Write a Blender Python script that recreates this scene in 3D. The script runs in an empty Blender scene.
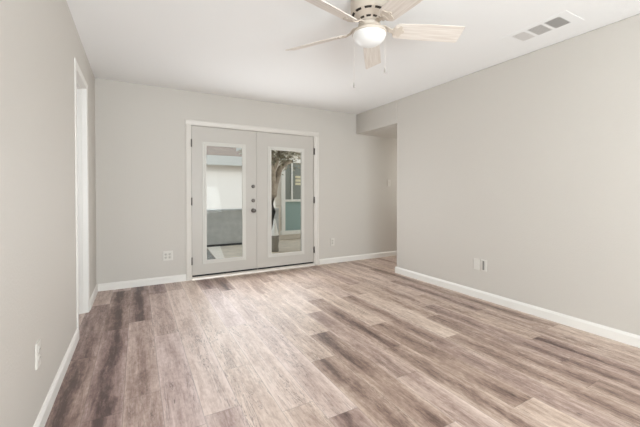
import bpy, bmesh, math, random
from mathutils import Vector, Matrix
R_ = math.radians
scene = bpy.context.scene
COL = scene.collection

# ------------------------------------------------------------------ camera
cam_d = bpy.data.cameras.new('camera')
cam = bpy.data.objects.new('camera', cam_d)
COL.objects.link(cam)
cam.location = (0, 0, 1.1304)
cam.rotation_euler = (R_(90 - 0.739), 0, R_(-29.026))
cam_d.sensor_width = 36
cam_d.lens = 329.569 / 640 * 36
cam_d.shift_y = (197.18 - 213.5) / 640
cam_d.clip_start = 0.02
scene.camera = cam

# ------------------------------------------------------------------ world, sun, door daylight and fill light, exposure
w = bpy.data.worlds.new('sky'); scene.world = w; w.use_nodes = True
wn = w.node_tree.nodes; wl = w.node_tree.links
bg = wn['Background']
tc = wn.new('ShaderNodeTexCoord'); sep = wn.new('ShaderNodeSeparateXYZ'); rmp = wn.new('ShaderNodeValToRGB')
wl.new(tc.outputs['Generated'], sep.inputs[0]); wl.new(sep.outputs['Z'], rmp.inputs[0])
rmp.color_ramp.elements[0].color = (0.93, 0.93, 0.92, 1); rmp.color_ramp.elements[0].position = 0.0
rmp.color_ramp.elements[1].color = (0.72, 0.84, 1.0, 1); rmp.color_ramp.elements[1].position = 0.7
wl.new(rmp.outputs[0], bg.inputs[0]); bg.inputs[1].default_value = 2.1

def light(name, kind, loc, rot, energy, color=(1, 1, 1), **kw):
    d = bpy.data.lights.new(name, kind); d.energy = energy; d.color = color
    for k, v in kw.items(): setattr(d, k, v)
    o = bpy.data.objects.new(name, d); COL.objects.link(o); o.location = loc; o.rotation_euler = rot
    return o
light('sun', 'SUN', (0, 0, 10), (R_(58), 0, R_(-18)), 0.7, (1.0, 0.96, 0.9), angle=R_(1.0))
# added fill lamp behind the camera, standing in for an assumed window
light('rear_fill', 'AREA', (0.9, -2.52, 1.45), (R_(90), 0, 0), 40, (0.895, 0.967, 1.0),
      shape='RECTANGLE', size=3.0, size_y=1.9)
light('ceiling_fill', 'AREA', (0.9, -2.05, 0.9), (R_(122), 0, 0), 146, (0.895, 0.967, 1.0),  # added fill behind the camera, tilted up to brighten the ceiling
      shape='RECTANGLE', size=3.0, size_y=1.0)
# daylight of sky and sunlit patio entering at the french doors' glass
light('door_daylight', 'AREA', (1.5, 4.40, 1.0), (R_(-92), 0, 0), 22, (0.96, 0.98, 1.0),
      shape='RECTANGLE', size=1.5, size_y=1.3)
# added fill that brightens the side hall
light('hall_fill', 'AREA', (5.2, 4.05, 1.5), (0, R_(62), 0), 26, (1.0, 1.0, 0.96),
      shape='RECTANGLE', size=0.9, size_y=1.6)

# added fill past the left doorway to brighten its far jamb
light('jamb_fill', 'AREA', (-1.3, 2.46, 1.4), (R_(90), 0, 0), 9, (0.95, 0.98, 1.0), shape='RECTANGLE', size=1.2, size_y=1.4)

vs = scene.view_settings
scene.display_settings.display_device = 'sRGB'
vs.view_transform = 'Standard'; vs.look = 'None'; vs.gamma = 1.0; vs.exposure = 0.03; vs.use_curve_mapping = False

# ------------------------------------------------------------------ helpers
def s2l(c):
    return c / 12.92 if c <= 0.04045 else ((c + 0.055) / 1.055) ** 2.4
def rgb(r, g, b): return (s2l(r / 255), s2l(g / 255), s2l(b / 255), 1)

def mat(name, color, rough=0.5, metal=0.0, bump=0.0, bscale=200.0, bdist=0.002, mottle=0.0, mscale=6.0, emit=None, estr=0.0, spec=0.5):
    m = bpy.data.materials.new(name); m.use_nodes = True
    nt = m.node_tree; b = nt.nodes['Principled BSDF']
    b.inputs['Base Color'].default_value = color
    b.inputs['Roughness'].default_value = rough; b.inputs['Metallic'].default_value = metal
    b.inputs['Specular IOR Level'].default_value = spec
    co = nt.nodes.new('ShaderNodeTexCoord')
    if mottle:
        n = nt.nodes.new('ShaderNodeTexNoise'); n.inputs['Scale'].default_value = mscale; n.inputs['Detail'].default_value = 5
        nt.links.new(co.outputs['Object'], n.inputs['Vector'])
        r = nt.nodes.new('ShaderNodeValToRGB')
        lo = tuple(c * (1 - mottle) for c in color[:3]) + (1,); hi = tuple(min(1, c * (1 + mottle)) for c in color[:3]) + (1,)
        r.color_ramp.elements[0].color = lo; r.color_ramp.elements[1].color = hi
        r.color_ramp.elements[0].position = 0.3; r.color_ramp.elements[1].position = 0.7
        nt.links.new(n.outputs[0], r.inputs[0]); nt.links.new(r.outputs[0], b.inputs['Base Color'])
    if bump:
        n = nt.nodes.new('ShaderNodeTexNoise'); n.inputs['Scale'].default_value = bscale; n.inputs['Detail'].default_value = 3
        nt.links.new(co.outputs['Object'], n.inputs['Vector'])
        bp = nt.nodes.new('ShaderNodeBump'); bp.inputs['Strength'].default_value = bump; bp.inputs['Distance'].default_value = bdist
        nt.links.new(n.outputs[0], bp.inputs['Height']); nt.links.new(bp.outputs[0], b.inputs['Normal'])
    if emit:
        b.inputs['Emission Color'].default_value = emit; b.inputs['Emission Strength'].default_value = estr
    return m

class MB:
    """collects geometry for one mesh"""
    def __init__(s): s.v = []; s.f = []; s.mi = []; s.smooth = []
    def face(s, idx, mi=0, sm=False): s.f.append(idx); s.mi.append(mi); s.smooth.append(sm)
    def box(s, a, b, mi=0):
        x0, y0, z0 = a; x1, y1, z1 = b; n = len(s.v)
        s.v += [(x0,y0,z0),(x1,y0,z0),(x1,y1,z0),(x0,y1,z0),(x0,y0,z1),(x1,y0,z1),(x1,y1,z1),(x0,y1,z1)]
        for q in ((0,3,2,1),(4,5,6,7),(0,1,5,4),(1,2,6,5),(2,3,7,6),(3,0,4,7)): s.face([n+i for i in q], mi)
        return s
    def lathe(s, prof, seg=48, c=(0,0,0), axis='z', mi=0, band=None, cap0=False, cap1=False):
        n = len(s.v)
        for (r, z) in prof:
            for k in range(seg):
                a = 2*math.pi*k/seg; p = (r*math.cos(a), r*math.sin(a), z)
                if axis == 'y': p = (p[0], p[2], p[1])
                if axis == 'x': p = (p[2], p[0], p[1])
                s.v.append((c[0]+p[0], c[1]+p[1], c[2]+p[2]))
        for i in range(len(prof)-1):
            for k in range(seg):
                k2 = (k+1) % seg; m = mi
                if band and i in band and (k % band[i][0]) < band[i][1]: m = band[i][2]
                s.face([n+i*seg+k, n+i*seg+k2, n+(i+1)*seg+k2, n+(i+1)*seg+k], m, True)
        if cap0: s.face([n+k for k in range(seg)], mi)
        if cap1: s.face([n+(len(prof)-1)*seg+k for k in range(seg)], mi)
        return s
    def tube(s, pts, rad, seg=10, mi=0):
        pts = [Vector(p) for p in pts]; n = len(s.v); rr = rad if isinstance(rad, (list, tuple)) else [rad]*len(pts)
        for i, p in enumerate(pts):
            d = (pts[min(i+1, len(pts)-1)] - pts[max(i-1, 0)]).normalized()
            u = d.cross(Vector((0, 0, 1)));
            if u.length < 1e-3: u = d.cross(Vector((1, 0, 0)))
            u.normalize(); v = d.cross(u)
            for k in range(seg):
                a = 2*math.pi*k/seg; q = p + rr[i]*(math.cos(a)*u + math.sin(a)*v); s.v.append(tuple(q))
        for i in range(len(pts)-1):
            for k in range(seg):
                k2 = (k+1) % seg
                s.face([n+i*seg+k, n+i*seg+k2, n+(i+1)*seg+k2, n+(i+1)*seg+k], mi, True)
        s.face([n+k for k in range(seg)], mi); s.face([n+(len(pts)-1)*seg+k for k in range(seg)], mi)
        return s
    def prism(s, prof, axis, t0, t1, mi=0):
        """extrude closed 2D profile along axis ('x': (y,z), 'y': (x,z), 'z': (x,y))"""
        n = len(s.v); k = len(prof)
        for t in (t0, t1):
            for (a, b) in prof:
                s.v.append({'x': (t, a, b), 'y': (a, t, b), 'z': (a, b, t)}[axis])
        for i in range(k): s.face([n+i, n+(i+1) % k, n+k+(i+1) % k, n+k+i], mi)
        s.face([n+i for i in range(k)], mi); s.face([n+k+i for i in range(k)], mi)
        return s
    def build(s, name, mats, parent=None, bevel=0.0, bseg=2):
        me = bpy.data.meshes.new(name); me.from_pydata(s.v, [], s.f)
        for m in (mats if isinstance(mats, (list, tuple)) else [mats]): me.materials.append(m)
        for p, mi, sm in zip(me.polygons, s.mi, s.smooth): p.material_index = mi; p.use_smooth = sm
        bm = bmesh.new(); bm.from_mesh(me); bmesh.ops.recalc_face_normals(bm, faces=bm.faces); bm.to_mesh(me); bm.free()
        o = bpy.data.objects.new(name, me); COL.objects.link(o)
        if parent: o.parent = parent
        if bevel:
            b = o.modifiers.new('bevel', 'BEVEL'); b.width = bevel; b.segments = bseg; b.limit_method = 'ANGLE'; b.angle_limit = R_(40)
        return o

def tag(o, label=None, cat=None, group=None, kind=None):
    if label: o['label'] = label
    if cat: o['category'] = cat
    if group: o['group'] = group
    if kind: o['kind'] = kind
    return o
def empty(name, loc=(0, 0, 0), rz=0):
    o = bpy.data.objects.new(name, None); COL.objects.link(o); o.location = loc; o.rotation_euler = (0, 0, rz)
    o.empty_display_size = 0.1
    return o

# ------------------------------------------------------------------ dimensions
L, D, R, H, HB = -0.4136, 4.537, 3.2083, 2.44, 2.1115
XE = 5.4         # far end of the hall
RE = 3.55        # where the right wall ends
YR = -2.6        # rear wall
T = 0.12
OY0, OY1, OZ = 3.185, 3.775, 2.105         # opening in the left wall
DX0, DX1, DZ = 0.615, 2.405, 2.005         # french door opening

# ------------------------------------------------------------------ materials
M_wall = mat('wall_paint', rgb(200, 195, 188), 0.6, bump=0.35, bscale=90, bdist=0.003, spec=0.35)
M_ceil = mat('ceiling_paint', rgb(240, 240, 239), 0.75, bump=0.3, bscale=120, bdist=0.002, spec=0.2)
M_trim = mat('white_trim_paint', rgb(228, 225, 220), 0.4)
M_door = mat('door_paint', rgb(192, 187, 180), 0.42)
M_lite = mat('door_lite_frame', rgb(206, 203, 196), 0.4)
M_casing = mat('casing_paint', rgb(214, 209, 202), 0.4)
M_plate = mat('white_plastic', rgb(212, 208, 201), 0.35)
M_slot = mat('dark_slot', rgb(90, 86, 82), 0.6)
M_black = mat('black_rubber', rgb(14, 12, 12), 0.7)
M_nickel = mat('satin_nickel', rgb(120, 116, 112), 0.35, 0.9)
M_alu = mat('threshold_metal', rgb(222, 214, 206), 0.4, 0.2)
M_fan = mat('fan_housing_enamel', rgb(206, 195, 182), 0.4)
M_fan_dark = mat('fan_vent_gap', rgb(46, 38, 32), 0.7)
M_chain = mat('chain_metal', rgb(212, 205, 198), 0.4, 0.2)
M_fob = mat('fob_grey', rgb(170, 165, 160), 0.5)
M_bowl = mat('frosted_bowl', rgb(226, 226, 224), 0.3, emit=(1, 0.985, 0.96, 1), estr=0.12)
M_vent = mat('vent_enamel', rgb(232, 230, 227), 0.45)
M_vent_in = mat('vent_interior', rgb(96, 94, 92), 0.8)

def glass_mat():
    m = bpy.data.materials.new('clear_glass'); m.use_nodes = True; nt = m.node_tree; nt.nodes.clear()
    out = nt.nodes.new('ShaderNodeOutputMaterial'); mix = nt.nodes.new('ShaderNodeMixShader')
    tr = nt.nodes.new('ShaderNodeBsdfTransparent'); gl = nt.nodes.new('ShaderNodeBsdfGlossy'); fr = nt.nodes.new('ShaderNodeFresnel')
    tr.inputs[0].default_value = (0.95, 0.96, 0.95, 1); gl.inputs['Roughness'].default_value = 0.02; fr.inputs[0].default_value = 1.14
    nt.links.new(fr.outputs[0], mix.inputs[0]); nt.links.new(tr.outputs[0], mix.inputs[1]); nt.links.new(gl.outputs[0], mix.inputs[2])
    nt.links.new(mix.outputs[0], out.inputs[0]); return m
M_glass = glass_mat()

def blade_mat():
    m = mat('bleached_blade_wood', rgb(226, 214, 203), 0.45); nt = m.node_tree; b = nt.nodes['Principled BSDF']
    co = nt.nodes.new('ShaderNodeTexCoord'); mp = nt.nodes.new('ShaderNodeMapping'); n = nt.nodes.new('ShaderNodeTexNoise'); r = nt.nodes.new('ShaderNodeValToRGB')
    mp.inputs['Scale'].default_value = (3, 60, 60); n.inputs['Scale'].default_value = 1.5; n.inputs['Detail'].default_value = 5
    nt.links.new(co.outputs['Object'], mp.inputs[0]); nt.links.new(mp.outputs[0], n.inputs['Vector']); nt.links.new(n.outputs[0], r.inputs[0])
    r.color_ramp.elements[0].color = rgb(212, 202, 192); r.color_ramp.elements[1].color = rgb(230, 223, 215)
    r.color_ramp.elements[0].position = 0.35; r.color_ramp.elements[1].position = 0.65
    nt.links.new(r.outputs[0], b.inputs['Base Color']); return m
M_blade = blade_mat()

def floor_mat():
    m = bpy.data.materials.new('vinyl_plank_floor'); m.use_nodes = True; nt = m.node_tree; N = nt.nodes.new; lk = nt.links.new
    b = nt.nodes['Principled BSDF']
    co = N('ShaderNodeTexCoord'); at = N('ShaderNodeAttribute'); at.attribute_name = 'tone'
    se = N('ShaderNodeAttribute'); se.attribute_name = 'seed'; wa = N('ShaderNodeAttribute'); wa.attribute_name = 'warm'
    uv = N('ShaderNodeUVMap'); uv.uv_map = 'plank'
    off = N('ShaderNodeVectorMath'); off.operation = 'ADD'
    cmb = N('ShaderNodeCombineXYZ'); lk(se.outputs['Fac'], cmb.inputs[0]); lk(se.outputs['Fac'], cmb.inputs[1]); lk(se.outputs['Fac'], cmb.inputs[2])
    lk(co.outputs['Object'], off.inputs[0]); lk(cmb.outputs[0], off.inputs[1])
    def noise(scale, det, rough=0.55, dist=0.0):
        mp = N('ShaderNodeMapping'); mp.inputs['Scale'].default_value = scale; n = N('ShaderNodeTexNoise')
        n.inputs['Scale'].default_value = 1.0; n.inputs['Detail'].default_value = det; n.inputs['Roughness'].default_value = rough; n.inputs['Distortion'].default_value = dist
        lk(off.outputs[0], mp.inputs[0]); lk(mp.outputs[0], n.inputs['Vector']); return n.outputs[0]
    def math_(op, a, bb, clamp=False):
        n = N('ShaderNodeMath'); n.operation = op; n.use_clamp = clamp
        for i, x in enumerate((a, bb)):
            if isinstance(x, (int, float)): n.inputs[i].default_value = x
            else: lk(x, n.inputs[i])
        return n.outputs[0]
    def rng(x, a, c, d=0.0, e=1.0):
        n = N('ShaderNodeMapRange'); n.inputs[1].default_value = a; n.inputs[2].default_value = c; n.inputs[3].default_value = d; n.inputs[4].default_value = e
        lk(x, n.inputs[0]); return n.outputs[0]
    blotch = rng(noise((9, 2.2, 1), 5, 0.65, 0.6), 0.3, 0.7, -0.5, 0.5)
    streak = rng(noise((42, 3.2, 1), 6, 0.7, 0.5), 0.3, 0.7, -0.5, 0.5)
    fine = rng(noise((150, 14, 1), 4, 0.7), 0.3, 0.7, -0.5, 0.5)
    speck = rng(noise((45, 22, 1), 5, 0.75), 0.35, 0.65, -0.5, 0.5)
    t = math_('ADD', at.outputs['Fac'], math_('MULTIPLY', blotch, 0.34))
    t = math_('ADD', t, math_('MULTIPLY', streak, 0.30)); t = math_('ADD', t, math_('MULTIPLY', fine, 0.14)); t = math_('ADD', t, math_('MULTIPLY', speck, 0.20), True)
    ed = N('ShaderNodeSeparateXYZ'); lk(uv.outputs[0], ed.inputs[0])
    cav = N('ShaderNodeAttribute'); cav.attribute_name = 'side'
    wob = math_('ADD', cav.outputs['Fac'], math_('MULTIPLY', rng(noise((7, 1.3, 1), 3, 0.5), 0.3, 0.7, -0.5, 0.5), 0.055))
    heart = rng(math_('ABSOLUTE', wob, 0), 0.012, 0.05, 1.0, 0.0)
    hgate = rng(noise((2.5, 0.8, 1), 2), 0.42, 0.60)
    hgrain = rng(noise((60, 14, 1), 5, 0.8), 0.36, 0.62, 0.35, 1.0)
    t = math_('SUBTRACT', t, math_('MULTIPLY', math_('MULTIPLY', heart, hgate), math_('MULTIPLY', hgrain, rng(at.outputs['Fac'], 0.32, 0.66, 0.60, 0.10))))
    pale = rng(math_('ABSOLUTE', cav.outputs['Fac'], 0), 0.060, 0.090, 0.0, 0.16)
    t = math_('ADD', t, math_('ADD', pale, 0.05), True)
    cr = N('ShaderNodeValToRGB'); lk(t, cr.inputs[0]); e = cr.color_ramp.elements
    e[0].position = 0.0; e[0].color = rgb(88, 71, 66); e[1].position = 1.0; e[1].color = rgb(222, 208, 198)
    for p, c in ((0.25, rgb(128, 107, 99)), (0.5, rgb(165, 144, 133)), (0.75, rgb(197, 179, 168))):
        x = e.new(p); x.color = c
    # warm / mauve drift between planks; left ones carry a painted bluish light cast
    tint = N('ShaderNodeMix'); tint.data_type = 'RGBA'; tint.blend_type = 'MULTIPLY'; tint.inputs[0].default_value = 1.0
    tr = N('ShaderNodeValToRGB'); lk(wa.outputs['Fac'], tr.inputs[0])
    tr.color_ramp.elements[0].color = (0.97, 0.93, 1.0, 1); tr.color_ramp.elements[1].color = (1.03, 1.0, 0.95, 1)
    lk(cr.outputs[0], tint.inputs['A']); lk(tr.outputs[0], tint.inputs['B'])
    # thin drying cracks along some planks
    crk = noise((16, 1.1, 1), 4, 0.7, 1.6)
    line = rng(math_('ABSOLUTE', math_('SUBTRACT', crk, 0.5), 0), 0.0, 0.016, 0.62, 0.0)
    gate = rng(noise((6, 0.9, 1), 1), 0.48, 0.56)
    crackm = math_('MULTIPLY', line, gate)
    # seams from the plank uv (metres from the plank edge)
    sx = N('ShaderNodeSeparateXYZ'); lk(uv.outputs[0], sx.inputs[0])
    seam = math_('MINIMUM', sx.outputs[0], sx.outputs[1])
    seamm = rng(seam, 0.0, 0.0035, 0.42, 0.0)
    dk = N('ShaderNodeMix'); dk.data_type = 'RGBA'; lk(math_('MAXIMUM', crackm, seamm), dk.inputs[0])
    lk(tint.outputs['Result'], dk.inputs['A']); dk.inputs['B'].default_value = rgb(70, 58, 54)
    lk(dk.outputs['Result'], b.inputs['Base Color'])
    b.inputs['Specular IOR Level'].default_value = 0.5
    lk(rng(streak, -0.5, 0.5, 0.48, 0.38), b.inputs['Roughness'])
    bp = N('ShaderNodeBump'); bp.inputs['Strength'].default_value = 0.25; bp.inputs['Distance'].default_value = 0.002
    lk(math_('ADD', streak, fine), bp.inputs['Height']); lk(bp.outputs[0], b.inputs['Normal'])
    return m

# ------------------------------------------------------------------ floor: one mesh, a face column grid of planks
def build_floor():
    PW, PL, X0 = 0.18, 1.22, -0.07
    ends = {-2: 0.3, -1: 0.75, 0: 2.08, 1: 0.45, 2: 1.728, 3: 0.9, 4: 0.35, 5: 1.41, 6: 0.72, 7: 1.09, 8: 0.30, 9: 0.62, 10: 1.01, 11: 0.55,
            12: 1.76, 13: 2.13, 14: 1.13, 15: 1.42, 16: 0.8, 17: 0.25, 18: 1.0}
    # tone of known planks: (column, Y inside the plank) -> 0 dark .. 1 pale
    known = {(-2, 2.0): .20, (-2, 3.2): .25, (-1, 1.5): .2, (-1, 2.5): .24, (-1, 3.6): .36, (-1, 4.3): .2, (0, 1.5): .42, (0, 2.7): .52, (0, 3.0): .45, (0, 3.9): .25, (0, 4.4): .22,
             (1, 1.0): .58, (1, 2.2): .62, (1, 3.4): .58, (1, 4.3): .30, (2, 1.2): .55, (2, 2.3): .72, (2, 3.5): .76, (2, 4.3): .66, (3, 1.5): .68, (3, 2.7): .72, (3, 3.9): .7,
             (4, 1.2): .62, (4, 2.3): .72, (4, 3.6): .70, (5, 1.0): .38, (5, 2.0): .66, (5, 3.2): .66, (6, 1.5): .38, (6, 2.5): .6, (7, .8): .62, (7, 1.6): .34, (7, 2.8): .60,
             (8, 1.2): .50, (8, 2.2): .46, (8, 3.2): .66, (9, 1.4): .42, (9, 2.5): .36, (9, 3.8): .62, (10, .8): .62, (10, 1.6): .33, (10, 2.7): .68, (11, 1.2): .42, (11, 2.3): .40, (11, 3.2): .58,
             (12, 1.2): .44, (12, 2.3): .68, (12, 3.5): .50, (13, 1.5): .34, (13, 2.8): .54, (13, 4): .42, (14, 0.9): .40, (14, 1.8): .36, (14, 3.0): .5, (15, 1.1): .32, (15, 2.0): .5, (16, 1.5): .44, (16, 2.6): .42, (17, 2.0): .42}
    rnd = random.Random(11)
    verts, faces, tone, seed, warm, uvs, side = [], [], [], [], [], [], []
    xa, xb, ya, yb = -2.6, XE, YR, 4.62
    k = math.floor((xa - X0) / PW)
    while X0 + k*PW < xb:
        x0, x1 = max(xa, X0 + k*PW), min(xb, X0 + (k+1)*PW)
        e = ends.get(k, rnd.uniform(0, PL)); y = e - PL*math.ceil((e - ya) / PL)
        while y < yb:
            y0, y1 = max(ya, y), min(yb, y + PL)
            if y1 - y0 > 1e-4:
                tn = rnd.uniform(.32, .62)
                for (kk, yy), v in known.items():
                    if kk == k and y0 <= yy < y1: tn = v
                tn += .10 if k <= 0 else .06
                n = len(verts); verts += [(x0, y0, 0), (x1, y0, 0), (x1, y1, 0), (x0, y1, 0)]
                xm, ym = (x0+x1)/2, (y0+y1)/2
                # four triangles round the plank's middle so the uv can hold the distance to the nearest edge
                verts.append((xm, ym, 0))
                hw, hl = (x1-x0)/2, (y1-y0)/2
                side += [-hw, hw, hw, -hw, 0]
                sd = rnd.uniform(0, 60); wm = min(1, max(0, rnd.uniform(.35, 1.0) - (0.55 if k <= 1 else 0.2 if k <= 5 else -0.2)))  # less warmth on left columns puts a bluish light cast into the colour
                for a, b2, long_side in ((0, 1, False), (1, 2, True), (2, 3, False), (3, 0, True)):
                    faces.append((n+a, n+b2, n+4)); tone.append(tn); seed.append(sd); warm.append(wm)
                    uvs += ([(0, 9), (0, 9), (hw, 9)] if long_side else [(9, 0), (9, 0), (9, hl)])
            y += PL
        k += 1
    me = bpy.data.meshes.new('floor'); me.from_pydata(verts, [], faces)
    for nm, arr in (('tone', tone), ('seed', seed), ('warm', warm)):
        a = me.attributes.new(nm, 'FLOAT', 'FACE'); a.data.foreach_set('value', arr)
    a = me.attributes.new('side', 'FLOAT', 'POINT'); a.data.foreach_set('value', side)
    ul = me.uv_layers.new(name='plank')
    for i, u in enumerate(uvs): ul.data[i].uv = u
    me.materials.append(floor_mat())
    o = bpy.data.objects.new('floor', me); COL.objects.link(o); return tag(o, 'grey brown wood look plank floor', 'floor', kind='structure')
build_floor()

# ------------------------------------------------------------------ room shell
S = lambda o, lab, cat='wall': tag(o, lab, cat, kind='structure')
# ceiling of the room, and the lower one of the hall and of the side room
S(MB().box((L-T, YR-T, H), (R+T, D+T, H+0.12)).build('ceiling', M_ceil), 'smooth white ceiling of the room', 'ceiling')
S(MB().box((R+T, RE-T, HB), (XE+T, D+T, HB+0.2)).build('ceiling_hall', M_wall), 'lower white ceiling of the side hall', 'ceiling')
S(MB().box((-2.6, 2.4, H), (L-T, D+T, H+0.12)).build('ceiling_side_room', M_ceil), 'ceiling of the room past the left doorway', 'ceiling')
wb = MB()
wb.box((-2.72, D, -0.02), (DX0-0.02, D+T, H)); wb.box((DX1+0.02, D, -0.02), (XE+T, D+T, H)); wb.box((DX0-0.02, D, DZ+0.02), (DX1+0.02, D+T, H))
S(wb.build('wall_back', M_wall), 'pale greige back wall around the french doors')
wl_ = MB()
wl_.box((L-T, YR, -0.02), (L, OY0-0.02, H)); wl_.box((L-T, OY1+0.02, -0.02), (L, D, H)); wl_.box((L-T, OY0-0.02, OZ+0.02), (L, OY1+0.02, H))
S(wl_.build('wall_left', M_wall), 'pale greige left wall with a cased doorway')
wr = MB()
# the right wall with a bullnosed end, and the header that carries on over the hall opening
wr.box((R, YR, -0.02), (R+T, RE, H)); wr.box((R, RE, HB), (R+T, D, H))
S(wr.build('wall_right', M_wall, bevel=0.012, bseg=3), 'pale greige right wall ending at the hall opening')
S(MB().box((R+T, RE-T, -0.02), (XE+T, RE, HB)).build('wall_hall_front', M_wall), 'hall wall behind the right wall')
S(MB().box((XE, RE, -0.02), (XE+T, D, HB)).build('wall_hall_end', M_wall), 'end wall of the side hall')
S(MB().box((L-T, YR-T, -0.02), (R+T, YR, H)).build('wall_rear', M_wall), 'wall behind the camera')
S(MB().box((-2.72, 2.4, -0.02), (-2.6, D, H)).build('wall_side_room_left', M_wall), 'far wall of the room past the left doorway')
S(MB().box((-2.6, 2.28, -0.02), (L-T, 2.4, H)).build('wall_side_room_front', M_wall), 'near wall of the room past the left doorway')
# assumed window on the solid rear wall; an added lamp stands for its daylight
win = MB()
x0, x1, z0, z1 = -0.41, 2.75, 0.46, 2.42
for a, b in (((x0, YR, z0), (x0+.07, YR+.05, z1)), ((x1-.07, YR, z0), (x1, YR+.05, z1)), ((x0+.07, YR, z0), (x1-.07, YR+.05, z0+.05)), ((x0+.07, YR, z1-.05), (x1-.07, YR+.05, z1)), (((x0+x1)/2-.03, YR, z0+.05), ((x0+x1)/2+.03, YR+.04, z1-.05))): win.box(a, b)
wo = S(win.build('assumed_window_1', M_trim), 'assumed white framed wide window, added on the solid wall behind the camera', 'window')
MB().box((x0+.07, YR, z0+.05), (x1-.07, YR+.012, z1-.05)).build('glass_pane', mat('assumed_window_pane', rgb(225, 228, 230), 0.2), wo)  # opaque pane of the assumed window; no light comes through it

# baseboards: profile (distance from wall, height)
BP = [(0, 0), (0.015, 0), (0.015, 0.066), (0.011, 0.074), (0.006, 0.084), (0, 0.086)]
def base_x(name, x, sgn, y0, y1, lab):    # runs along Y on a wall at x, sgn = direction into the room
    S(MB().prism([(x + sgn*d, z) for d, z in BP], 'y', y0, y1).build(name, M_trim), lab, 'baseboard')
def base_y(name, y, sgn, x0, x1, lab):
    S(MB().prism([(y + sgn*d, z) for d, z in BP], 'x', x0, x1).build(name, M_trim), lab, 'baseboard')
base_x('baseboard_left', L, 1, YR, OY0-0.060, 'white baseboard along the left wall in front of the doorway')
base_x('baseboard_left_far', L, 1, OY1+0.060, D, 'short white baseboard between the left doorway and the back corner')
base_y('baseboard_back', D, -1, L+0.015, 0.545, 'white baseboard left of the french doors')
base_y('baseboard_back_right', D, -1, 2.497, XE, 'white baseboard right of the french doors running into the hall')
base_x('baseboard_right', R, -1, YR, RE, 'white baseboard along the right wall')
base_y('baseboard_right_end', RE, 1, R-0.015, XE, 'white baseboard wrapping the end of the right wall')
base_y('baseboard_rear', YR, 1, L+0.015, R-0.015, 'white baseboard behind the camera')

# left doorway: jamb lining + casing
tj = MB()
tj.box((L-T-.004, OY0-0.02, 0), (L+.004, OY0, OZ)); tj.box((L-T-.004, OY1, 0), (L+.004, OY1+0.02, OZ)); tj.box((L-T-.004, OY0-0.02, OZ), (L+.004, OY1+0.02, OZ+0.02))
tj.box((L-T*.62, OY1-0.011, 0), (L-T*.30, OY1, OZ-.011)); tj.box((L-T*.62, OY0, OZ-0.011), (L-T*.30, OY1, OZ))
CP = [(0, 0), (0.055, 0), (0.055, 0.006), (0.043, 0.009), (0.014, 0.008), (0, 0.006)]
for (y, s) in ((OY0-.004, -1), (OY1+.004, 1)):
    tj.prism([(L + h, y + s*d) for d, h in CP], 'z', 0, OZ+0.004)
tj.prism([(L + h, OZ+.004 + d) for d, h in CP], 'y', OY0-.062, OY1+.062)
S(tj.build('trim_1', M_trim), 'white jamb and casing of the doorway in the left wall', 'door frame')

# french door frame: casing, jambs, head
tf = MB()
tf.box((DX0-.02, D-.004, 0), (DX0, D+T, DZ)); tf.box((DX1, D-.004, 0), (DX1+.02, D+T, DZ)); tf.box((DX0-.02, D-.004, DZ), (DX1+.02, D+T, DZ+.02))
CQ = [(0, 0), (0.066, 0), (0.066, 0.014), (0.052, 0.019), (0.016, 0.014), (0, 0.009)]
for (x, s) in ((DX0-.004, -1), (DX1+.020, 1)):
    tf.prism([(x + s*d, D - h) for d, h in CQ], 'z', 0, DZ+.004)
n0 = tf.prism([(D - h, DZ+.004 + d) for d, h in CQ], 'x', DX0-.070, DX1+.086)
S(tf.build('trim_2', M_casing), 'white casing around the french doors', 'door frame')
th = MB().prism([(D-.035, 0), (D-.03, .022), (D-.005, .034), (D+T+.05, .034), (D+T+.06, 0)], 'x', DX0, DX1)
S(th.build('trim_3', M_alu), 'pale threshold strip under the french doors', 'threshold')

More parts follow.
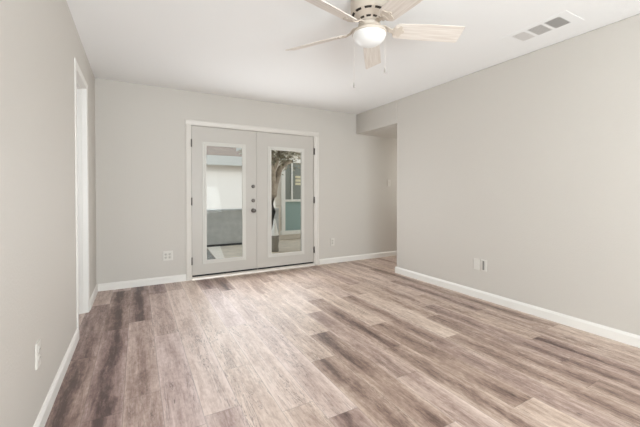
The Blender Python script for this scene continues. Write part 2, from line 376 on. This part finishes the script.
def door(name, xa, xb, ga, gb, hinge_x, sgn, lab, knob):
    y0, y1, z0, z1 = D+.004, D+.048, 0.056, DZ-.004
    gz0, gz1 = 0.232, 1.765
    root = tag(empty(name, ((xa+xb)/2, D+.026, z0)), lab, 'door', kind='structure')
    off = root.location
    def P(mb, nm, m, bevel=0.0, parent=root, label=None):
        mb.v = [(v[0]-off[0], v[1]-off[1], v[2]-off[2]) for v in mb.v]
        o = mb.build(nm, m, parent, bevel)
        if label: o['label'] = label
        return o
    mb = MB(); mb.box((xa, y0, z0), (ga, y1, z1)); mb.box((gb, y0, z0), (xb, y1, z1)); mb.box((ga, y0, z0), (gb, y1, gz0)); mb.box((ga, y0, gz1), (gb, y1, z1))
    P(mb, 'door_leaf', M_door)
    # raised surround of the pane: a flat outer band, then the proud inner bead
    fr = MB()
    for (o_, i_, d_) in ((.040, .0, .008), (.013, -.012, .015)):
        a0, a1, b0, b1 = ga-o_, gb+o_, gz0-o_, gz1+o_; c0, c1, e0, e1 = ga-i_, gb+i_, gz0-i_, gz1+i_
        yf = y0 - d_
        fr.box((a0, yf, b0), (c0, y0, b1)); fr.box((c1, yf, b0), (a1, y0, b1)); fr.box((c0, yf, b0), (c1, y0, e0)); fr.box((c0, yf, e1), (c1, y0, b1))
    P(fr, 'glass_frame', M_lite, 0.003)
    P(MB().box((ga, D+.022, gz0), (gb, D+.030, gz1)), 'glass_pane', M_glass, label='clear glass pane')
    P(MB().box((xa+.004, y0+.004, .0345), (xb-.004, y1-.004, z0)), 'door_sweep', M_black, label='black weather strip')
    for z in (1.775, 1.02, 0.245):
        hb = MB(); hb.lathe([(.0085, z-.05), (.0085, z+.05)], 12, (hinge_x, D-.010, 0), cap0=True, cap1=True)
        hb.box((min(hinge_x, hinge_x+sgn*.022), D-.004, z-.045), (max(hinge_x, hinge_x+sgn*.022), D+.004, z+.045))
        P(hb, 'hinge', M_nickel, label='grey metal hinge')
    if knob:
        k = MB(); kx, kz = 1.437, .882
        k.lathe([(.031, 0), (.031, -.006), (.014, -.010), (.012, -.032), (.022, -.040), (.028, -.052), (.026, -.064), (.014, -.070), (.001, -.071)], 24, (kx, y0, kz), 'y', cap0=True)
        P(k, 'door_knob', M_nickel, label='grey metal round knob')
        for kz in (1.022, 1.222):
            k = MB(); k.lathe([(.026, 0), (.026, -.008), (.021, -.016), (.001, -.017)], 24, (kx, y0, kz), 'y', cap0=True); k.box((kx-.005, y0-.030, kz-.014), (kx+.005, y0-.015, kz+.014))
            P(k, 'deadbolt', M_nickel, label='grey metal round deadbolt turn')
        P(MB().box((xb-.012, y0-.010, z0), (xb+.016, y0-.0005, z1)), 'astragal', M_door)
    return root
door('door_1', DX0+.004, 1.500, 0.790, 1.290, DX0+.002, -1, 'left white french door leaf with the knob and two deadbolts', True)
door('door_2', 1.503, DX1-.004, 1.695, 2.203, DX1+.002, 1, 'right white french door leaf without a knob', False)

# ------------------------------------------------------------------ wall plates
def plate_mesh(wd, ht, kind, gangs=1):
    """plate in local XZ, facing -Y; returns list of (name, MB, material, label)"""
    out = []
    p = MB(); p.prism([(-wd/2, 0), (wd/2, 0), (wd/2, -.003), (wd/2-.006, -.007), (-wd/2+.006, -.007), (-wd/2, -.003)], 'z', -ht/2, ht/2)
    out.append(('plate', p, M_plate, None))
    for g in range(gangs):
        gx = 0 if gangs == 1 else (-.023 + .046*g)
        if kind == 'outlet':
            for s in (-1, 1):
                f = MB(); f.lathe([(.0165, -.0068), (.0165, -.0090), (.015, -.0098), (.0001, -.0098)], 20, (gx, 0, s*.0195), 'y')
                sl = MB(); sl.box((gx-.007, -.0103, s*.0195-.002), (gx-.0045, -.0097, s*.0195+.007)); sl.box((gx+.0045, -.0103, s*.0195-.002), (gx+.007, -.0097, s*.0195+.006))
                out.append(('receptacle', f, mat_recept, None)); out.append(('slot', sl, M_slot, None))
        elif kind == 'switch':
            f = MB(); f.box((gx-.005, -.018, -.004), (gx+.005, -.006, .014)); out.append(('toggle', f, M_plate, None))
        elif kind == 'jack':
            f = MB(); f.box((gx-.009, -.0105, -.048), (gx+.009, -.0068, .048)); out.append(('insert', f, mat_jack, 'grey vertical insert'))
    return out
mat_recept = mat('receptacle_plastic', rgb(196, 192, 184), 0.4)
mat_jack = mat('grey_insert_plastic', rgb(128, 126, 122), 0.5)
def wall_plate(name, loc, rz, wd, ht, kind, gangs, lab, cat):
    r = tag(empty(name, loc, rz), lab, cat)
    last = None
    for nm, mb, m, l2 in plate_mesh(wd, ht, kind, gangs):
        o = mb.build(nm, m, last if nm == 'slot' else r)
        if nm == 'receptacle': last = o
        if l2: o['label'] = l2
    return r
wall_plate('electrical_outlet', (0.333, D, 0.342), 0, .116, .118, 'outlet', 2, 'white double gang outlet on the back wall left of the french doors', 'outlet')
wall_plate('electrical_outlet', (2.745, D, 0.342), 0, .072, .118, 'outlet', 1, 'white single outlet on the back wall right of the french doors', 'outlet')
wall_plate('light_switch', (3.92, D, 1.307), 0, .072, .118, 'switch', 1, 'white switch plate high on the wall inside the hall opening', 'light switch')
wall_plate('electrical_outlet', (L, 1.985, 0.375), R_(90), .072, .118, 'outlet', 1, 'white outlet low on the left wall near the camera', 'outlet')
wall_plate('cable_plate', (R, 2.202, 0.362), R_(-90), .072, .118, 'jack', 1, 'white plate with a narrow grey insert low on the right wall', 'wall plate')
wall_plate('blank_plate', (R, 2.285, 0.362), R_(-90), .072, .118, 'blank', 1, 'plain white plate beside the grey insert plate on the right wall', 'wall plate')

# ------------------------------------------------------------------ ceiling fan
FX, FY = 1.396, 1.820
fan = tag(empty('ceiling_fan', (FX, FY, H)), 'cream five blade ceiling fan with a lit white bowl light', 'ceiling fan')
def fz(z): return z - H
hs = MB()
hs.lathe([(.128, fz(2.44)), (.130, fz(2.405)), (.127, fz(2.362)), (.118, fz(2.348)), (.104, fz(2.340)), (.090, fz(2.326)), (.077, fz(2.312)), (.066, fz(2.303)), (.060, fz(2.288)), (.074, fz(2.285)), (.078, fz(2.262)), (.060, fz(2.255)), (.05, fz(2.25))],
         60, mi=0, band={3: (6, 4, 1), 6: (6, 4, 1)}, cap0=True, cap1=True)
hs.build('motor_housing', [M_fan, M_fan_dark], fan)
fit = MB(); fit.lathe([(.050, fz(2.252)), (.070, fz(2.246)), (.100, fz(2.238)), (.115, fz(2.228)), (.117, fz(2.215)), (.113, fz(2.210))], 48, cap0=True, cap1=True)
fit.build('light_fitter', M_fan, fan)
prof = []
for i in range(13):
    a = (math.pi/2) * i/12; prof.append((max(.0005, (.112*math.cos(a)**.9) if i < 12 else .0005), fz(2.210) - .074*math.sin(a)**1.15))
bw = MB(); bw.lathe(prof, 48, cap1=True)
bw.build('light_bowl', M_bowl, fan)['label'] = 'lit frosted white glass bowl'

SH = .204
def blade_mb():
    mb = MB(); pts = []
    # outline: rounded root, slight flare, clipped tip corners
    for i in range(9):
        a = math.pi/2 + math.pi*i/8; pts.append((SH + .042*math.cos(a), .060*math.sin(a)))
    low = [(.40, -.068), (.652, -.070), (.660, -.063)]; up = [(.660, .063), (.652, .070), (.40, .068)]
    pts = pts + low + up; n = len(pts)
    for z in (-.003, .003): mb.v += [(x, y, z) for x, y in pts]
    mb.face(list(range(n))); mb.face([n+i for i in range(n)])
    for i in range(n): mb.face([i, (i+1) % n, n+(i+1) % n, n+i])
    return mb
def iron_mb():
    mb = MB()
    # arm from the rotor, dropping to a scalloped plate under the blade's root
    pts = [(.066, 0, .028), (.11, 0, .026), (.14, 0, .004), (.175, 0, -.006), (SH-.01, 0, -.006)]
    for i in range(len(pts)-1):
        (x0, _, z0), (x1, _, z1) = pts[i], pts[i+1]; w0, w1 = (.016, .015) if i < 3 else (.015, .02)
        n = len(mb.v); mb.v += [(x0,-w0,z0-.004),(x0,w0,z0-.004),(x1,w1,z1-.004),(x1,-w1,z1-.004),(x0,-w0,z0+.004),(x0,w0,z0+.004),(x1,w1,z1+.004),(x1,-w1,z1+.004)]
        for q in ((0,1,2,3),(4,5,6,7),(0,1,5,4),(1,2,6,5),(2,3,7,6),(3,0,4,7)): mb.face([n+j for j in q])
    n = len(mb.v); pl = []
    for i in range(24):
        a = 2*math.pi*i/24; r = .030 + .006*math.cos(5*a); pl.append((SH + 1.15*r*math.cos(a), 1.35*r*math.sin(a)))
    for z in (-.008, -.003): mb.v += [(x, y, z) for x, y in pl]
    k = len(pl); mb.face([n+i for i in range(k)]); mb.face([n+k+i for i in range(k)])
    for i in range(k): mb.face([n+i, n+(i+1) % k, n+k+(i+1) % k, n+k+i])
    for (sx, sy) in ((SH-.016, .022), (SH-.016, -.022), (SH+.022, 0)):
        mb.lathe([(.005, -.011), (.005, -.008)], 10, (sx, sy, 0), cap0=True)
    return mb
b0 = blade_mb().build('blade', M_blade, fan, 0.001); i0 = iron_mb().build('blade_iron', M_fan, b0)
for k in range(5):
    b = b0 if k == 0 else b0.copy()
    if k:
        COL.objects.link(b); b.parent = fan; ii = i0.copy(); COL.objects.link(ii); ii.parent = b
    b.location = (0, 0, fz(2.248)); b.rotation_euler = (R_(-21), 0, R_(-22.6 + 72*k))
for (dx, dy, ln, lab) in ((-.092, .050, .335, 'longer pull chain with a grey fob'), (.090, -.056, .235, 'shorter pull chain')):
    c = MB(); zt, zb = fz(2.222), fz(2.222) - ln
    nb = int(ln/.009)
    c.tube([(dx, dy, zt), (dx, dy, zb)], .0011, 6)
    for j in range(nb):
        z = zt - (j+.5)*ln/nb; c.lathe([(.0004, -.0018), (.0015, 0), (.0004, .0018)], 6, (dx, dy, z))
    co = c.build('pull_chain', M_chain, fan); co['label'] = lab
    fb = MB(); fb.lathe([(.001, zb+.002), (.003, zb-.004), (.006, zb-.022), (.006, zb-.034), (.001, zb-.038)], 14, (dx, dy, 0))
    fb.build('fob', M_fob, co)

# ------------------------------------------------------------------ ceiling register
vx0, vx1, vy0, vy1 = 2.70, 2.965, 1.225, 1.705
vent = tag(empty('ceiling_vent', ((vx0+vx1)/2, (vy0+vy1)/2, H)), 'white ceiling register with three louvred squares near the right wall', 'vent')
ox, oy = (vx0+vx1)/2, (vy0+vy1)/2
banks = [(1.292, 1.398), (1.420, 1.526), (1.548, 1.650)]
bx0, bx1 = 2.746, 2.918
fr = MB()
def vb(a, b, mb): mb.box((a[0]-ox, a[1]-oy, a[2]-H), (b[0]-ox, b[1]-oy, b[2]-H))
zb = H-.0025
vb((vx0, vy0, zb), (bx0, vy1, H), fr); vb((bx1, vy0, zb), (vx1, vy1, H), fr)
ys = [vy0] + [v for b in banks for v in b] + [vy1]
for i in range(0, 8, 2): vb((bx0, ys[i], zb), (bx1, ys[i+1], H), fr)
fr.build('vent_frame', M_ceil, vent)
bk = MB(); vb((bx0, banks[0][0], H-.0012), (bx1, banks[-1][1], H-.0004), bk); bk.build('duct_back', M_vent_in, vent)
for bi, (ya, yb) in enumerate(banks):
    lv = MB(); n = 9
    for j in range(n):
        y = ya + (j+.5)*(yb-ya)/n
        hw = .0026 + .0012*bi
        c = [(y-hw, -.0030), (y+hw, -.0020), (y+hw, -.0014), (y-hw, -.0024)]
        lv.prism([(a-oy, b) for a, b in c], 'x', bx0-ox, bx1-ox)
    lv.build('louver_bank', M_vent, vent)

# ------------------------------------------------------------------ outdoors
GZ = -0.10
M_ground = mat('tan_patio_concrete', rgb(216, 200, 178), 0.85, bump=0.4, bscale=40, mottle=0.12, mscale=5)
M_pale = mat('pale_concrete_strip', rgb(240, 228, 210), 0.8, mottle=0.05, mscale=8)
M_gravel = mat('gravel_bed', rgb(150, 145, 135), 0.9, bump=1.0, bscale=60, bdist=0.02, mottle=0.55, mscale=38)
M_gwall = mat('grey_stucco', rgb(188, 188, 184), 0.8, bump=0.6, bscale=20, bdist=0.01, mottle=0.10, mscale=7)
M_gbase = mat('dark_wall_footing', rgb(62, 62, 62), 0.8)
M_nwall = mat('white_painted_wall', rgb(206, 202, 196), 0.7)
M_roof = mat('brown_shingles', rgb(128, 112, 98), 0.9, mottle=0.18, mscale=5)
M_fascia = mat('grey_fascia', rgb(168, 168, 163), 0.6)
M_stucco = mat('beige_siding', rgb(226, 217, 203), 0.8, bump=0.3, bscale=30)
M_bark = mat('grey_brown_bark', rgb(186, 172, 156), 0.9, bump=0.8, bscale=14, bdist=0.02, mottle=0.25, mscale=9)
M_leaf = mat('dull_olive_leaves', rgb(182, 174, 152), 0.8, mottle=0.3, mscale=12)
M_blind = mat('teal_grey_blind', rgb(160, 180, 172), 0.5)
M_screen = mat('dark_window_screen', rgb(140, 143, 133), 0.5)
M_cream = mat('cream_slat', rgb(232, 222, 188), 0.5)
M_winw = mat('white_window_frame', rgb(238, 234, 224), 0.5)
M_pot = mat('dark_grey_pot', rgb(140, 133, 122), 0.7)
M_whitestone = mat('white_plaster', rgb(238, 235, 228), 0.7)
tag(MB().box((-14, D+T, GZ-.1), (22, 30, GZ)).build('ground', M_ground), 'tan patio paving beyond the french doors', 'ground', kind='structure')
sl = MB(); sl.prism([(1.20, 4.9), (1.22, 4.9), (1.655, 7.70), (1.365, 7.70)], 'z', GZ, GZ+.012)
tag(sl.build('paving_strip', M_pale, bevel=0.004), 'pale concrete strip leading to the low grey wall', 'paving')
gv = MB(); gv.prism([(-.9, 4.9), (1.19, 4.9), (1.35, 7.70), (-.9, 7.70)], 'z', GZ, GZ+.006)
tag(gv.build('gravel_bed', M_gravel), 'dark speckled gravel beside the pale concrete strip', 'gravel', kind='stuff')
tag(MB().box((-3, D+T, 2.46), (7, 6.8, 2.60)).build('patio_sun_blocker', M_fascia), 'unseen added roof slab that keeps the sun off the patio', 'roof', kind='structure')  # added out of view so its shadow covers garden wall and wing
gw = tag(empty('garden_wall', (1.2, 7.78, GZ)), 'low grey stucco garden wall seen through the left door', 'garden wall')
MB().box((-4.2, 0, 0.0), (1.92, .15, .80)).build('wall_face', M_gwall, gw)
MB().box((-4.2, -.02, .80), (1.92, .17, .85)).build('coping', M_gwall, gw, 0.006)
MB().box((-4.2, -.025, 0), (1.92, 0, .045)).build('footing', M_gbase, gw)
nb = tag(empty('neighbouring_house', (2.5, 16, GZ)), 'bright white house with brown shingled roof behind the grey garden wall', 'house')
MB().box((-9, 0, 0), (9, 6, 2.60)).build('wall', M_nwall, nb)
MB().box((-9.4, -.42, 2.52), (9.4, -.36, 2.96)).build('fascia', M_fascia, nb)
rf = MB(); rf.prism([(-.36, 2.54), (3.0, 4.5), (6.4, 2.54), (6.4, 2.66), (3.0, 4.62), (-.36, 2.96)], 'x', -9.4, 9.4); rf.build('roof', M_roof, nb)
# the house wing seen through the right door, with a tall sash window
wg = tag(empty('house_wing', (5.0, 8.0, GZ)), 'beige house wing with a white framed sash window', 'house')
ax, az = 5.0, GZ
sd = MB(); sd.box((3.13-ax, .05, 0), (4.0, 3.0, 2.9))
for j in range(18):
    z = j*.15; sd.prism([(.05, z), (.028, z+.004), (.042, z+.148), (.05, z+.15)], 'x', 3.13-ax, 4.0)
sd.build('siding_wall', M_stucco, wg)
ev = MB(); ev.box((2.9-ax, -.35, 2.62), (4.4, 3.0, 2.78)); ev.build('eave', M_fascia, wg)
rf = MB(); rf.prism([(-.45, 2.78), (1.5, 3.9), (3.2, 2.78)], 'x', 2.85-ax, 4.4); rf.build('roof', M_roof, wg)
wf = MB()
def wbx(a, b, mb, ya=-.03, yb=.03): mb.box((a[0]-ax, ya, a[1]-az), (b[0]-ax, yb, b[1]-az))
wx0, wx1, wz0, wz1, zm = 3.30, 4.42, .06, 2.02, .93
wbx((wx0, wz0), (wx0+.09, wz1), wf); wbx((wx1-.09, wz0), (wx1, wz1), wf); wbx((wx0+.09, wz1-.09), (wx1-.09, wz1), wf); wbx((wx0-.04, wz0-.02), (wx1+.04, wz0+.08), wf, -.07)
wbx((wx0+.09, zm-.03), (wx1-.09, zm+.03), wf, -.035); wbx((3.565, zm+.03), (3.605, wz1-.09), wf)
wfo = wf.build('window_frame', M_winw, wg, 0.004)
bl = MB(); wbx((wx0+.09, wz0+.08), (wx1-.09, zm-.03), bl, .012, .02)
for j in range(26):
    z = wz0+.09 + j*.029
    bl.prism([(.012, z-az), (.000, z-az+.004), (.002, z-az+.008), (.012, z-az+.024)], 'x', wx0+.09-ax, wx1-.09-ax)
bl.build('lower_blind', M_blind, wfo)
up = MB(); wbx((wx0+.09, zm+.03), (wx1-.09, wz1-.09), up, .012, .02); up.build('upper_screen', M_screen, wfo)
cs = MB()
for z in (1.34, 1.43, 1.52): wbx((3.69, z), (wx1-.13, z+.065), cs, -.002, .012)
cs.build('cream_slat_panel', M_cream, wfo)
# tree trunk leaning in front of the wing
tr = tag(empty('tree', (2.70, 7.0, GZ)), 'grey brown forked tree trunk with dull leaves in front of the wing', 'tree')
tk = MB()
tk.tube([(-.06, 0, -.03), (-.04, 0, .35), (-.06, 0, .8), (-.03, 0, 1.2), (-.06, 0, 1.75), (-.1, 0, 2.5)], [.13, .10, .095, .10, .085, .06], 12)
tk.tube([(-.03, 0, 1.15), (.05, .02, 1.5), (.16, .04, 1.78), (.30, .05, 1.92), (.48, .05, 1.98)], [.085, .075, .065, .055, .035], 10)
tk.tube([(-.05, 0, 1.6), (.06, -.05, 2.0), (.2, -.1, 2.4)], [.06, .05, .03], 10)
tk.build('trunk', M_bark, tr)
rnd = random.Random(5); lf = MB()
for _ in range(900):
    c = Vector((rnd.gauss(.12, .34), rnd.uniform(-.25, .25), rnd.gauss(2.25, .24)))
    u = Vector((rnd.uniform(-1, 1), rnd.uniform(-1, 1), rnd.uniform(-1, 1))).normalized(); v = u.orthogonal().normalized(); sz = rnd.uniform(.04, .08)
    n = len(lf.v); lf.v += [tuple(c - u*sz), tuple(c + v*sz*.45), tuple(c + u*sz), tuple(c - v*sz*.45)]; lf.face([n, n+1, n+2, n+3])
tag(lf.build('foliage', M_leaf, tr), kind='stuff')
pt = tag(empty('garden_planter', (2.52, 6.5, GZ)), 'dark grey pot holding a bright white cone beside the tree trunk', 'planter')
MB().lathe([(.07, 0), (.085, .02), (.075, .10), (.09, .30), (.10, .33), (.085, .34), (.08, .30)], 20, cap0=True).build('pot', M_pot, pt)
MB().lathe([(.088, .305), (.082, .36), (.05, .50), (.02, .66), (.002, .70)], 16, cap0=True).build('white_cone', M_whitestone, pt)
